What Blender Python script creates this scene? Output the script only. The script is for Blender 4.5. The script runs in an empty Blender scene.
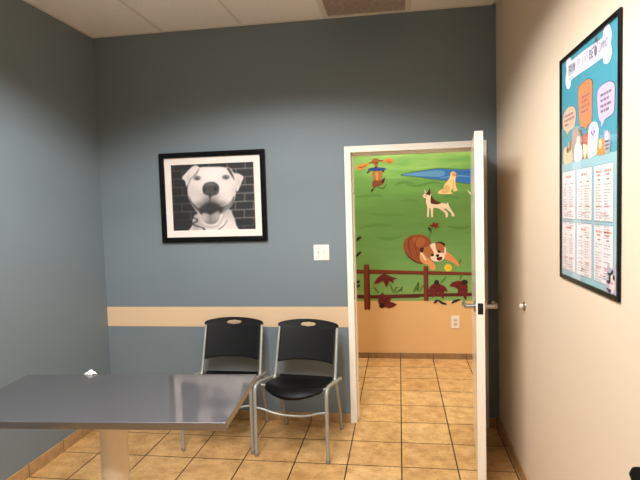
import bpy, bmesh, math, random
import numpy as np
from mathutils import Vector, Matrix
random.seed(4)
C = bpy.context.scene.collection
SC = bpy.context.scene
T = .339                                   # floor tile pitch
XL, XR, ZC, YH = -2.2906, .7088, 2.9805, 1.6935   # left wall, right wall, ceiling, hallway back wall
YF = -5.3                                  # wall behind the viewer
WT = .14                                   # thickness of the wall with the door

# ------------------------------------------------------------------ materials
def lin(c):
    return tuple(((v/255)/12.92 if v/255 <= .04045 else ((v/255+.055)/1.055)**2.4) for v in c)
def mat(name, rgb, rough=.5, metal=0., spec=.5, bump=0., bscale=60., var=0., vscale=3., coat=0.):
    m = bpy.data.materials.new(name); m.use_nodes = True
    nt = m.node_tree; b = nt.nodes['Principled BSDF']
    c = (*lin(rgb), 1)
    b.inputs['Base Color'].default_value = c
    b.inputs['Roughness'].default_value = rough
    b.inputs['Metallic'].default_value = metal
    b.inputs['Specular IOR Level'].default_value = spec
    b.inputs['Coat Weight'].default_value = coat
    tc = nt.nodes.new('ShaderNodeTexCoord')
    if bump:
        n = nt.nodes.new('ShaderNodeTexNoise'); n.inputs['Scale'].default_value = bscale; n.inputs['Detail'].default_value = 4
        bp = nt.nodes.new('ShaderNodeBump'); bp.inputs['Strength'].default_value = bump; bp.inputs['Distance'].default_value = .004
        nt.links.new(tc.outputs['Object'], n.inputs['Vector']); nt.links.new(n.outputs['Fac'], bp.inputs['Height'])
        nt.links.new(bp.outputs['Normal'], b.inputs['Normal'])
    if var:
        n = nt.nodes.new('ShaderNodeTexNoise'); n.inputs['Scale'].default_value = vscale; n.inputs['Detail'].default_value = 6
        r = nt.nodes.new('ShaderNodeMapRange'); r.inputs['From Min'].default_value = .3; r.inputs['From Max'].default_value = .7
        r.inputs['To Min'].default_value = 1-var; r.inputs['To Max'].default_value = 1+var
        h = nt.nodes.new('ShaderNodeHueSaturation'); h.inputs['Color'].default_value = c
        nt.links.new(tc.outputs['Object'], n.inputs['Vector']); nt.links.new(n.outputs['Fac'], r.inputs['Value'])
        nt.links.new(r.outputs['Result'], h.inputs['Value']); nt.links.new(h.outputs['Color'], b.inputs['Base Color'])
    return m
_flat = {}
def ink(rgb, rough=.6):
    k = (tuple(rgb), rough)
    if k not in _flat: _flat[k] = mat('ink_%02x%02x%02x' % tuple(rgb), rgb, rough, spec=.3)
    return _flat[k]

BLUE = mat('blue_grey_paint', (114, 126, 131), .55, bump=.12, bscale=220, var=.03, vscale=1.3)
CREAM = mat('cream_paint', (216, 197, 172), .55, bump=.12, bscale=220, var=.02, vscale=1.3)
STRIPE = mat('tan_stripe_paint', (218, 189, 152), .6, bump=.08, bscale=220)
ORANGE = mat('orange_paint', (222, 180, 122), .6, bump=.12, bscale=220)
CEIL = mat('ceiling_board', (246, 242, 236), .9, spec=.1, bump=.5, bscale=260, var=.06, vscale=120)
TBAR = mat('ceiling_grid_white', (228, 220, 206), .5)
VENTM = mat('vent_grey_metal', (150, 136, 122), .5, var=.2, vscale=30)
DARK = mat('dark_void', (14, 14, 14), .9)
DOORW = mat('door_cream_gloss', (238, 229, 212), .16, bump=.03, bscale=40)
FRAMEW = mat('frame_white_gloss', (240, 232, 218), .3, bump=.05, bscale=60, var=.03, vscale=9)
CHROME = mat('satin_chrome', (190, 186, 180), .25, metal=1)
DARKMETAL = mat('dark_latch_metal', (44, 38, 34), .5, metal=.6)
TUBE = mat('silver_painted_tube', (164, 165, 158), .38, metal=.35, var=.05, vscale=20)
BLACKP = mat('black_plastic', (6, 6, 6), .42, spec=.22, bump=.1, bscale=500)
RUBBER = mat('grey_rubber', (128, 124, 116), .7)
BLACKF = mat('black_frame_lacquer', (4, 4, 4), .25, spec=.3)
WHITEP = mat('white_plastic', (236, 228, 216), .35)
MATB = mat('picture_mat_board', (238, 226, 214), .8)
PAPER = mat('white_tissue', (240, 238, 232), .9)
COLUMN = mat('beige_column_paint', (232, 214, 188), .38, var=.03, vscale=12)

def steel():
    m = mat('brushed_stainless_steel', (140, 139, 142), .2, metal=1)
    nt = m.node_tree; b = nt.nodes['Principled BSDF']; L = nt.links
    tc = nt.nodes.new('ShaderNodeTexCoord')
    n = nt.nodes.new('ShaderNodeTexNoise'); n.inputs['Scale'].default_value = 7; n.inputs['Detail'].default_value = 8; n.inputs['Roughness'].default_value = .65
    r = nt.nodes.new('ShaderNodeMapRange'); r.inputs['From Min'].default_value = .35; r.inputs['From Max'].default_value = .65
    r.inputs['To Min'].default_value = .04; r.inputs['To Max'].default_value = .11
    L.new(tc.outputs['Object'], n.inputs['Vector']); L.new(n.outputs['Fac'], r.inputs['Value']); L.new(r.outputs['Result'], b.inputs['Roughness'])
    n2 = nt.nodes.new('ShaderNodeTexNoise'); n2.inputs['Scale'].default_value = 5; n2.inputs['Detail'].default_value = 5
    bp = nt.nodes.new('ShaderNodeBump'); bp.inputs['Strength'].default_value = .012; bp.inputs['Distance'].default_value = .02
    L.new(tc.outputs['Object'], n2.inputs['Vector']); L.new(n2.outputs['Fac'], bp.inputs['Height']); L.new(bp.outputs['Normal'], b.inputs['Normal'])
    d = nt.nodes.new('ShaderNodeBsdfPrincipled'); d.inputs['Base Color'].default_value = (*lin((150, 148, 149)), 1); d.inputs['Metallic'].default_value = 1; d.inputs['Roughness'].default_value = .55
    ms = nt.nodes.new('ShaderNodeMixShader'); ms.inputs[0].default_value = .46
    L.new(b.outputs[0], ms.inputs[1]); L.new(d.outputs[0], ms.inputs[2]); L.new(ms.outputs[0], nt.nodes['Material Output'].inputs['Surface'])
    return m
STEEL = steel()

def tile_floor(name='travertine_floor_tile', x0=.0332*T, y0=-.9049*T, plane='xy', mortar=.0046):
    m = bpy.data.materials.new(name); m.use_nodes = True
    nt = m.node_tree; b = nt.nodes['Principled BSDF']; L = nt.links; N = nt.nodes.new
    g = N('ShaderNodeNewGeometry'); mp = N('ShaderNodeVectorMath'); mp.operation = 'SUBTRACT'
    mp.inputs[1].default_value = (x0-40*T, y0-40*T, 0)
    L.new(g.outputs['Position'], mp.inputs[0])
    br = N('ShaderNodeTexBrick'); br.offset = 0; br.squash = 1
    br.inputs['Scale'].default_value = 1; br.inputs['Brick Width'].default_value = T; br.inputs['Row Height'].default_value = T
    br.inputs['Mortar Size'].default_value = mortar; br.inputs['Mortar Smooth'].default_value = .25
    br.inputs['Color1'].default_value = (*lin((214, 174, 118)), 1); br.inputs['Color2'].default_value = (*lin((202, 158, 101)), 1)
    br.inputs['Mortar'].default_value = (*lin((58, 38, 22)), 1)
    L.new(mp.outputs[0], br.inputs['Vector'])
    n1 = N('ShaderNodeTexNoise'); n1.inputs['Scale'].default_value = 9; n1.inputs['Detail'].default_value = 8; n1.inputs['Roughness'].default_value = .68
    L.new(g.outputs['Position'], n1.inputs['Vector'])
    cr = N('ShaderNodeValToRGB'); e = cr.color_ramp.elements
    e[0].position = .3; e[0].color = (.55, .42, .28, 1); e[1].position = .62; e[1].color = (1.12, 1.1, 1.06, 1)
    L.new(n1.outputs['Fac'], cr.inputs['Fac'])
    mx = N('ShaderNodeMix'); mx.data_type = 'RGBA'; mx.blend_type = 'MULTIPLY'; mx.inputs[0].default_value = .8
    L.new(br.outputs['Color'], mx.inputs[6]); L.new(cr.outputs['Color'], mx.inputs[7])
    # small dark pits of the stone
    n2 = N('ShaderNodeTexNoise'); n2.inputs['Scale'].default_value = 60; n2.inputs['Detail'].default_value = 3
    L.new(g.outputs['Position'], n2.inputs['Vector'])
    r2 = N('ShaderNodeMapRange'); r2.inputs['From Min'].default_value = .30; r2.inputs['From Max'].default_value = .38; r2.inputs['To Min'].default_value = .45; r2.inputs['To Max'].default_value = 1
    L.new(n2.outputs['Fac'], r2.inputs['Value'])
    mx2 = N('ShaderNodeMix'); mx2.data_type = 'RGBA'; mx2.blend_type = 'MULTIPLY'; mx2.inputs[0].default_value = 1
    L.new(mx.outputs[2], mx2.inputs[6]); L.new(r2.outputs['Result'], mx2.inputs[7])
    L.new(mx2.outputs[2], b.inputs['Base Color'])
    b.inputs['Roughness'].default_value = .42
    bp = N('ShaderNodeBump'); bp.inputs['Strength'].default_value = .35; bp.inputs['Distance'].default_value = .003; bp.invert = True
    L.new(br.outputs['Fac'], bp.inputs['Height']); L.new(bp.outputs['Normal'], b.inputs['Normal'])
    return m
FLOORM = tile_floor()
def baseb(name, axis, rgb=(172, 136, 92)):
    m = mat(name, rgb, .45, var=.22, vscale=16, bump=.1, bscale=60)
    nt = m.node_tree; b = nt.nodes['Principled BSDF']; L = nt.links; N = nt.nodes.new
    g = N('ShaderNodeNewGeometry'); sp = N('ShaderNodeSeparateXYZ'); L.new(g.outputs['Position'], sp.inputs[0])
    a = N('ShaderNodeMath'); a.operation = 'SUBTRACT'; a.inputs[1].default_value = (.0332*T if axis == 'x' else -.9049*T)-40*T
    L.new(sp.outputs['X' if axis == 'x' else 'Y'], a.inputs[0])
    d = N('ShaderNodeMath'); d.operation = 'MODULO'; d.inputs[1].default_value = T; L.new(a.outputs[0], d.inputs[0])
    k = N('ShaderNodeMath'); k.operation = 'GREATER_THAN'; k.inputs[1].default_value = .005; L.new(d.outputs[0], k.inputs[0])
    mx = N('ShaderNodeMix'); mx.data_type = 'RGBA'; mx.inputs[6].default_value = (*lin((60, 40, 24)), 1)
    src = b.inputs['Base Color'].links[0].from_socket
    L.new(k.outputs[0], mx.inputs[0]); L.new(src, mx.inputs[7]); L.new(mx.outputs[2], b.inputs['Base Color'])
    return m
BASEX, BASEY = baseb('stone_skirting_across', 'x'), baseb('stone_skirting_along', 'y')
BASEH = baseb('stone_skirting_hall', 'x', (142, 112, 74))

def pane_mat():
    m = bpy.data.materials.new('clear_glazing'); m.use_nodes = True
    nt = m.node_tree; nt.nodes.remove(nt.nodes['Principled BSDF']); N = nt.nodes.new; L = nt.links
    tr = N('ShaderNodeBsdfTransparent'); gl = N('ShaderNodeBsdfGlossy'); gl.inputs['Roughness'].default_value = .03
    lw = N('ShaderNodeLayerWeight'); lw.inputs['Blend'].default_value = .5
    pw = N('ShaderNodeMath'); pw.operation = 'POWER'; pw.inputs[1].default_value = 5; L.new(lw.outputs['Facing'], pw.inputs[0])
    fr = N('ShaderNodeMath'); fr.operation = 'MULTIPLY_ADD'; fr.inputs[1].default_value = .48; fr.inputs[2].default_value = .02; L.new(pw.outputs[0], fr.inputs[0])
    ms = N('ShaderNodeMixShader'); L.new(fr.outputs[0], ms.inputs[0]); L.new(tr.outputs[0], ms.inputs[1]); L.new(gl.outputs[0], ms.inputs[2])
    L.new(ms.outputs[0], nt.nodes['Material Output'].inputs['Surface'])
    return m
PANE = pane_mat()

# ------------------------------------------------------------------ mesh helpers
def link(name, bm, mats, parent=None, smooth=None):
    me = bpy.data.meshes.new(name); bm.to_mesh(me); bm.free()
    if not isinstance(mats, (list, tuple)): mats = [mats]
    for m in mats: me.materials.append(m)
    o = bpy.data.objects.new(name, me); C.objects.link(o)
    if parent: o.parent = parent
    if smooth is not None:
        me.set_sharp_from_angle(angle=math.radians(smooth))
        for p in me.polygons: p.use_smooth = True
    return o
def box(bm, a, b, bevel=0., seg=2, mi=0):
    lo = [min(a[i], b[i]) for i in range(3)]; hi = [max(a[i], b[i]) for i in range(3)]
    r = bmesh.ops.create_cube(bm, size=1)
    vs = r['verts']
    for v in vs:
        v.co = Vector([lo[i] + (v.co[i]+.5)*(hi[i]-lo[i]) for i in range(3)])
    fs = {f for v in vs for f in v.link_faces}
    for f in fs: f.material_index = mi
    if bevel:
        es = list({e for v in vs for e in v.link_edges})
        bmesh.ops.bevel(bm, geom=es, offset=bevel, segments=seg, profile=.5, affect='EDGES')
def smooth_path(pts, n=6, closed=False):
    P = [Vector(p) for p in pts]; out = []
    m = len(P)
    for i in range(m if closed else m-1):
        if closed: p0, p1, p2, p3 = P[i-1], P[i], P[(i+1) % m], P[(i+2) % m]
        else: p0, p1, p2, p3 = P[max(i-1, 0)], P[i], P[i+1], P[min(i+2, m-1)]
        for k in range(n):
            t = k/n
            out.append(.5*((2*p1)+(p2-p0)*t+(2*p0-5*p1+4*p2-p3)*t*t+(3*p1-p0-3*p2+p3)*t**3))
    if not closed: out.append(P[-1])
    return out
def tube(bm, pts, r, seg=14, cap=True):
    P = [Vector(p) for p in pts]; rings = []
    t0 = (P[1]-P[0]).normalized()
    nrm = t0.orthogonal().normalized()
    for i, p in enumerate(P):
        t = ((P[min(i+1, len(P)-1)]-P[i]).normalized() + (P[i]-P[max(i-1, 0)]).normalized()).normalized()
        nrm = (nrm - t*nrm.dot(t)).normalized(); bn = t.cross(nrm)
        rings.append([bm.verts.new(p + r*(math.cos(2*math.pi*k/seg)*nrm + math.sin(2*math.pi*k/seg)*bn)) for k in range(seg)])
    for a, b in zip(rings, rings[1:]):
        for k in range(seg): bm.faces.new((a[k], a[(k+1) % seg], b[(k+1) % seg], b[k]))
    if cap:
        bm.faces.new(rings[0][::-1]); bm.faces.new(rings[-1])
def lathe(bm, prof, origin, axis='z', seg=40):
    o = Vector(origin); rings = []
    for r, h in prof:
        ring = []
        for k in range(seg):
            a = 2*math.pi*k/seg; u, v = r*math.cos(a), r*math.sin(a)
            d = {'z': (u, v, h), 'x': (h, u, v), 'y': (v, h, u)}[axis]
            ring.append(bm.verts.new(o+Vector(d)))
        rings.append(ring)
    for a, b in zip(rings, rings[1:]):
        for k in range(seg): bm.faces.new((a[k], a[(k+1) % seg], b[(k+1) % seg], b[k]))
    bm.faces.new(rings[0][::-1]); bm.faces.new(rings[-1])
def thing(name, label, cat, loc=(0, 0, 0), rotz=0., group=None):
    o = bpy.data.objects.new(name, None); o.empty_display_size = .1; C.objects.link(o)
    o.location = loc; o.rotation_euler = (0, 0, rotz); o['label'] = label; o['category'] = cat
    if group: o['group'] = group
    return o
def struct(name, bm, m, parent=None, smooth=None):
    o = link(name, bm, m, parent, smooth)
    o['kind'] = 'structure'
    return o
def boxes(*bs, bevel=0.):
    bm = bmesh.new()
    for a, b in bs: box(bm, a, b, bevel)
    return bm

# ------------------------------------------------------------------ room shell
OL, OR_, OT = -1.0*T, 1.80*T, 2.03         # rough opening of the doorway
HX0, HX1 = -3.6, 3.2                        # the hallway runs on past the opening on both sides
struct('floor', boxes(((HX0, YF-.1, -.1), (HX1, YH+.1, 0))), FLOORM)
struct('wall_left', boxes(((XL-.12, YF, 0), (XL, 0, ZC+.1))), BLUE)
struct('wall_right', boxes(((XR, YF, 0), (XR+.12, 0, ZC+.1))), CREAM)
struct('wall_front', boxes(((XL-.12, YF-.12, 0), (XR+.12, YF, ZC+.1))), BLUE)
def wall_mesh(y0, y1):
    return boxes(((HX0, y0, 0), (OL, y1, ZC+.1)), ((OR_, y0, 0), (HX1, y1, ZC+.1)), ((OL, y0, OT), (OR_, y1, ZC+.1)))
struct('wall_back', wall_mesh(0, WT/2), BLUE)
struct('wall_hallway_near', wall_mesh(WT/2, WT), ORANGE)
struct('wall_hallway', boxes(((HX0, YH, 0), (HX1, YH+.12, ZC+.1))), ORANGE)
struct('wall_hallway_end', boxes(((HX0-.12, WT, 0), (HX0, YH, ZC+.1)), ((HX1, WT, 0), (HX1+.12, YH, ZC+.1))), ORANGE)
struct('ceiling', boxes(((HX0, YF, ZC), (HX1, YH, ZC+.08))), CEIL)
# tan painted stripe along the back wall
struct('trim_1', boxes(((XL, -.0015, .7256), (-1.066*T, 0, .8803))), STRIPE)
# suspended ceiling grid: bars run away from the viewer, with wall angles
bm = bmesh.new()
for gx in (-5.05, -3.24, -1.40, .36): box(bm, (gx*T-.0115, YF, ZC-.003), (gx*T+.0115, 0, ZC))
for gy in (-1.80*T-.02, -.02-3.6*T-.61, -.02-7.2*T-.61-.4): box(bm, (XL, gy-.0115, ZC-.0028), (XR, gy+.0115, ZC)) if gy < -1 else None
box(bm, (-1.40*T, -1.83*T-.0115, ZC-.0028), (.36*T, -1.83*T+.0115, ZC))
box(bm, (XL, -.02, ZC-.004), (XR, 0, ZC)); box(bm, (XL, YF, ZC-.004), (XL+.02, 0, ZC)); box(bm, (XR-.02, YF, ZC-.004), (XR, 0, ZC))
struct('trim_2', bm, TBAR)
# skirting tiles
struct('baseboard_left', boxes(((XL, YF, 0), (XL+.01, -.0, .08)), bevel=.002), BASEY)
struct('baseboard_right', boxes(((XR-.01, YF, 0), (XR, 0, .08)), bevel=.002), BASEY)
struct('baseboard_back', boxes(((XL+.01, -.01, 0), (-1.066*T, 0, .07)), ((1.885*T, -.01, 0), (XR-.01, 0, .07)), bevel=.002), BASEX)
struct('baseboard_hallway', boxes(((HX0, YH-.01, 0), (HX1, YH, .060)), bevel=.002), BASEH)

# ------------------------------------------------------------------ door frame (trim) and open door
FI, FO, JL, JR, HT = -.93*T, -1.065*T, 1.715*T, 1.885*T, 2.012
bm = bmesh.new()
for ys in ((-.014, .0), (WT, WT+.014)):
    box(bm, (FO, ys[0], 0), (FI, ys[1], HT+.046), .002); box(bm, (JL, ys[0], 0), (JR, ys[1], HT+.046), .002)
    box(bm, (FI-.001, ys[0], HT), (JL+.001, ys[1], HT+.046), .002)
box(bm, (OL-.005, -.002, 0), (FI, WT+.002, HT+.02)); box(bm, (JL, -.002, 0), (OR_+.005, WT+.002, HT+.02)); box(bm, (FI-.002, -.002, HT), (JL+.002, WT+.002, HT+.02))
box(bm, (FI, .05, 0), (FI+.010, WT-.002, HT), .001); box(bm, (JL-.010, .05, 0), (JL, WT-.002, HT), .001); box(bm, (FI, .05, HT-.016), (JL, WT-.002, HT), .001)
fr = struct('trim_3', bm, FRAMEW)
sp = link('strike_plate', boxes(((FI-.0005, .008, .93), (FI+.0012, .04, 1.06)), bevel=.0004), DARKMETAL, fr); sp['label'] = 'steel strike plate'
for z in (1.72, 1.25, .30):
    bm = bmesh.new(); lathe(bm, [(.006, 0), (.006, .002), (.003, .004)], (FI+.0095, .07, z), 'x', 12)
    link('door_silencer', bm, RUBBER, fr, 40)
dr = bpy.data.objects.new('door_1', None); C.objects.link(dr); dr.empty_display_size = .1
dr.location = (1.555*T, -.0136-.004, 0); dr.rotation_euler = (0, 0, math.atan2(-.888, -.095)); dr['kind'] = 'structure'
DL = .893
link('door_panel', boxes(((0, 0, .012), (DL, .045, 2.005)), bevel=.0015), DOORW, dr)
link('latch_plate', boxes(((DL-.002, .008, 1.012), (DL+.0012, .037, 1.074)), bevel=.0004), DARKMETAL, dr)
bm = bmesh.new(); box(bm, (DL, .016, 1.034), (DL+.008, .029, 1.052), .002)
link('latch_bolt', bm, DARKMETAL, dr)
for s in (-1, 1):
    y0 = 0 if s < 0 else .045
    bm = bmesh.new()
    lathe(bm, [(.0145, s*.008), (.0135, s*.056)] if s > 0 else [(.0135, s*.056), (.0145, s*.008)], (DL-.066, y0, 1.045), 'y', 24)
    P = smooth_path([(DL-.066+.004, y0+s*.056, 1.045), (DL-.075, y0+s*.060, 1.045), (DL-.10, y0+s*.062, 1.045), (DL-.14, y0+s*.062, 1.045), (DL-.178, y0+s*.058, 1.045)], 5)
    tube(bm, P, .0130, 16)
    bmesh.ops.recalc_face_normals(bm, faces=bm.faces)
    lv = link('lever_handle', bm, CHROME, dr, 45)
    bm = bmesh.new(); lathe(bm, [(.032, 0), (.032, s*.006), (.028, s*.010), (.014, s*.011)], (DL-.066, y0, 1.045), 'y', 36)
    bmesh.ops.recalc_face_normals(bm, faces=bm.faces)
    link('rose', bm, CHROME, lv, 35)
for z in (.24, 1.03, 1.82):
    bm = bmesh.new(); lathe(bm, [(.007, -.05), (.007, .05)], (-.009, .052, z), 'z', 16)
    box(bm, (-.0015, .008, z-.05), (.0, .045, z+.05))
    link('hinge', bm, CHROME, dr, 40)

# ------------------------------------------------------------------ stacking chairs
def chair_parts(root):
    # side frames: front leg bending into the seat rail
    for s in (-1, 1):
        bm = bmesh.new()
        P = [(s*.243, -.262, .012), (s*.243, -.260, .20)] + smooth_path([(s*.243, -.258, .38), (s*.243, -.256, .425), (s*.2425, -.243, .458), (s*.2415, -.215, .470), (s*.240, -.17, .468)], 6) + [(s*.238, .0, .440), (s*.236, .16, .412)]
        tube(bm, P, .0115)
        leg = link('front_leg', bm, TUBE, root, 50)
        bm = bmesh.new(); lathe(bm, [(.0125, 0), (.0135, .004), (.0135, .02), (.012, .024)], (s*.243, -.262, 0), 'z', 18)
        link('foot_cap', bm, RUBBER, leg, 40)
    for s in (-1, 1):
        bm = bmesh.new()
        tube(bm, smooth_path([(s*.220, .085, .415), (s*.219, .12, .33), (s*.215, .195, .16), (s*.211, .256, .012)], 5), .0105)
        leg = link('rear_leg', bm, TUBE, root, 50)
        bm = bmesh.new(); lathe(bm, [(.0115, 0), (.0125, .004), (.0125, .02), (.011, .024)], (s*.211, .258, 0), 'z', 18)
        link('foot_cap', bm, RUBBER, leg, 40)
        bm = bmesh.new()
        tube(bm, smooth_path([(s*.221, .045, .416), (s*.220, .068, .44), (s*.219, .092, .50), (s*.217, .140, .64), (s*.215, .192, .788)], 6), .0105)
        link('back_upright', bm, TUBE, root, 50)
    bm = bmesh.new()
    tube(bm, smooth_path([(-.243, -.258, .325), (-.19, -.256, .318), (-.12, -.25, .296), (-.05, -.245, .285), (.05, -.245, .285), (.12, -.25, .296), (.19, -.256, .318), (.243, -.258, .325)], 5), .0075)
    link('stretcher', bm, TUBE, root, 50)
    for y, z in ((-.165, .449), (.06, .418)):
        bm = bmesh.new(); tube(bm, [(-.24, y, z), (-.2, y, z-.006), (.2, y, z-.006), (.24, y, z)], .008)
        link('seat_support', bm, TUBE, root, 50)
    # seat: dished, with a rolled front edge
    nu, nv = 32, 28; bm = bmesh.new(); G = []
    for j in range(nv+1):
        v = j/nv; row = []
        for i in range(nu+1):
            u = 2*i/nu-1
            yf = -.285+.085*abs(u)**2.2; y = .105+(yf-.105)*v
            hw = .205-.012*(1-v)**3 - .010*max(0, v-.85)/.15
            z = .466-.128*(y+.2)*1.0
            z += -.014*(1-u*u)*math.sin(math.pi*min(1, v*1.05))
            z -= .072*max(0, (v-.74)/.26)**2*(1-.6*u*u)
            z += .012*max(0, (.12-v)/.12)**2
            row.append(bm.verts.new((hw*u, y, z)))
        G.append(row)
    for j in range(nv):
        for i in range(nu): bm.faces.new((G[j][i], G[j+1][i], G[j+1][i+1], G[j][i+1]))
    o = link('seat', bm, BLACKP, root, 60)
    md = o.modifiers.new('shell', 'SOLIDIFY'); md.thickness = .016; md.offset = -1
    # backrest: curved shell with hand slot and ears over the uprights
    nu, nv = 60, 36; bm = bmesh.new(); G = []
    sx, sz, rx, rz = 0., .786, .058, .0155
    def edge(u): return .210 + .0
    for j in range(nv+1):
        v = j/nv; row = []
        for i in range(nu+1):
            u = 2*i/nu-1
            zb = .550-.016*u*u-.003*abs(u)**8; zt = .820-.022*abs(u)**2.2-.003*abs(u)**14
            z = zb+(zt-zb)*v
            ear = min(1, max(0, (z-.764)/.008)); hw = .203+.022*ear*ear*(3-2*ear)
            hw -= .010*max(0, (v-.955)/.045)**2
            x = hw*u
            y = .088+.365*(z-.53) + .014*(1-u*u)
            row.append(bm.verts.new((x, y, z)))
        G.append(row)
    for j in range(nv):
        for i in range(nu):
            q = (G[j][i], G[j][i+1], G[j+1][i+1], G[j+1][i]); c = sum((w.co for w in q), Vector())/4
            if ((c.x-sx)/rx)**2+((c.z-sz)/rz)**2 < 1: continue
            bm.faces.new(q)
    bmesh.ops.delete(bm, geom=[w for w in bm.verts if not w.link_faces], context='VERTS')
    for w in bm.verts:
        if w.is_boundary:
            d = math.hypot((w.co.x-sx)/rx, (w.co.z-sz)/rz)
            if d < 1.6: w.co.x = sx+(w.co.x-sx)/d; w.co.z = sz+(w.co.z-sz)/d
    o = link('backrest', bm, BLACKP, root, 60)
    md = o.modifiers.new('shell', 'SOLIDIFY'); md.thickness = .012; md.offset = 0
CH = 'stacking chairs along the walls'
proto = thing('stacking_chair', 'black plastic stacking chair whose seat is in full view, beside the door frame', 'chair', (-1.9475*T, -1.0475*T, 0), -math.radians(6.9), CH)
chair_parts(proto)
def dup(root, loc, rotz, label):
    r = root.copy(); C.objects.link(r); r.location = loc; r.rotation_euler = (0, 0, rotz); r['label'] = label
    for ch in list(root.children):
        c = ch.copy(); C.objects.link(c); c.parent = r
        for g in ch.children:
            d = g.copy(); C.objects.link(d); d.parent = c
    return r
dup(proto, (-3.57*T, -.872*T, 0), 0, 'black plastic stacking chair behind the steel table, its seat mostly hidden by the table')
ch3 = dup(proto, (XR-.360, -7.40*T-.280, 0), -math.pi/2, 'larger black chair against the cream wall below the poster, only a backrest corner showing')
ch3.scale = (1.235, 1.235, 1.235)

# ------------------------------------------------------------------ examination table
tb = thing('pedestal_table', 'stainless steel topped table on a single beige column', 'table', (-3.38*T, -5.6*T, 0), math.radians(3.7))
bm = bmesh.new(); box(bm, (-.540, -.266, .855), (.545, .266, .884), .003, 2)
link('tabletop', bm, STEEL, tb)
bm = bmesh.new(); lathe(bm, [(.054, .02), (.054, .84)], (0, 0, 0), 'z', 48)
link('column', bm, COLUMN, tb, 40)
bm = bmesh.new(); box(bm, (-.22, -.16, .838), (.22, .16, .858), .004)
link('mounting_plate', bm, COLUMN, tb, 40)
bm = bmesh.new(); box(bm, (-.28, -.21, 0), (.28, .21, .022), .006)
link('base_plate', bm, COLUMN, tb, 40)
# crumpled tissue on the far edge of the table
bm = bmesh.new()
bmesh.ops.create_icosphere(bm, subdivisions=3, radius=1)
for v in bm.verts:
    n = v.co.normalized(); k = .75+.35*math.sin(7*n.x+2)*math.cos(5*n.y+1)+.15*math.sin(11*n.z+n.x*6)
    x, y, z = n.x*.032*k, n.y*.016*k, n.z*.007*k
    peak = .013*math.exp(-((x+.003)/.008)**2) + .005*math.exp(-((x-.018)/.008)**2) + .004*math.exp(-((x+.016)/.009)**2)
    v.co = (x, y, max(0, z+(peak if n.z > .1 else 0)))
ts = link('crumpled_tissue', bm, PAPER, None, 30)
ts.location = (-4.12*T, -4.845*T, .8842); ts['label'] = 'small crumpled white tissue on the far edge of the steel tabletop'; ts['category'] = 'tissue'

# ------------------------------------------------------------------ wall plates and door stop
sw = thing('light_switch', 'white double toggle light switch on the blue wall', 'light switch', (-1.622*T, -.0005, 3.798*T))
link('faceplate', boxes(((-.058, -.006, -.058), (.058, 0, .058)), bevel=.0022), WHITEP, sw)
for s in (-1, 1):
    bm = bmesh.new(); box(bm, (s*.023-.005, -.016, -.004), (s*.023+.005, -.005, .010), .0015)
    link('toggle', bm, mat('toggle_beige', (206, 190, 172), .4) if s < 0 else bpy.data.materials['toggle_beige'], sw)
    for z in (-.03, .03):
        bm = bmesh.new(); lathe(bm, [(.0032, 0), (.003, -.0012)], (s*.023, -.006, z), 'y', 12); bmesh.ops.recalc_face_normals(bm, faces=bm.faces)
        link('screw', bm, bpy.data.materials['toggle_beige'], sw)
ol = thing('wall_outlet', 'white power outlet on the orange hallway wall under the mural', 'power outlet', (1.72*T, YH-.0005, 1.157*T))
link('faceplate', boxes(((-.042, -.006, -.066), (.042, 0, .066)), bevel=.002), WHITEP, ol)
for s in (-1, 1):
    bm = bmesh.new(); box(bm, (-.017, -.0085, s*.022-.015), (.017, -.005, s*.022+.015), .003, 3)
    rc = link('receptacle', bm, bpy.data.materials['toggle_beige'], ol)
    link('slot', boxes(((-.008, -.0088, s*.022-.004), (-.0055, -.008, s*.022+.006)), ((.0055, -.0088, s*.022-.004), (.008, -.008, s*.022+.006))), DARK, rc)
ds = thing('door_stop', 'small metal door stop on the cream wall beside the door', 'door stop', (XR-.0005, -2.387*T, 3.068*T))
bm = bmesh.new(); lathe(bm, [(.013, -.012), (.022, -.004), (.024, 0)], (0, 0, 0), 'x', 30); bmesh.ops.recalc_face_normals(bm, faces=bm.faces)
link('mounting_disc', bm, CHROME, ds, 35)
bm = bmesh.new(); lathe(bm, [(.006, -.030), (.011, -.029), (.0135, -.024), (.0135, -.014), (.012, -.011)], (0, 0, 0), 'x', 30); bmesh.ops.recalc_face_normals(bm, faces=bm.faces)
link('bumper', bm, mat('pale_rubber', (215, 205, 190), .5), ds, 35)

# ------------------------------------------------------------------ ceiling return vent
vt = thing('ceiling_vent', 'grey louvred air return vent in the tiled ceiling', 'vent', (-.52*T, -.932*T, ZC-.003))
hw = .30
link('frame', boxes(((-hw, -hw, -.006), (hw, -hw+.034, 0)), ((-hw, hw-.046, -.006), (hw, hw, 0)), ((-hw, -hw+.034, -.006), (-hw+.03, hw-.046, 0)), ((hw-.03, -hw+.034, -.006), (hw, hw-.046, 0)), bevel=.001), TBAR, vt)
link('backing', boxes(((-hw+.03, -hw+.034, -.001), (hw-.03, hw-.046, -.0002))), DARK, vt)
bm = bmesh.new()
n = 34
for k in range(n):
    y = -hw+.036+(2*hw-.084)*k/(n-1)
    q = [bm.verts.new((sx_, y+dy, dz)) for sx_ in (-hw+.03, hw-.03) for dy, dz in ((-.0015, -.0015), (.0095, -.007), (.0095, -.0062), (-.0015, -.0008))]
    a, b = q[:4], q[4:]
    for i in range(4): bm.faces.new((a[i], a[(i+1) % 4], b[(i+1) % 4], b[i]))
    bm.faces.new(a[::-1]); bm.faces.new(b)
bmesh.ops.recalc_face_normals(bm, faces=bm.faces)
link('louvre_panel', bm, VENTM, vt)

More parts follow.
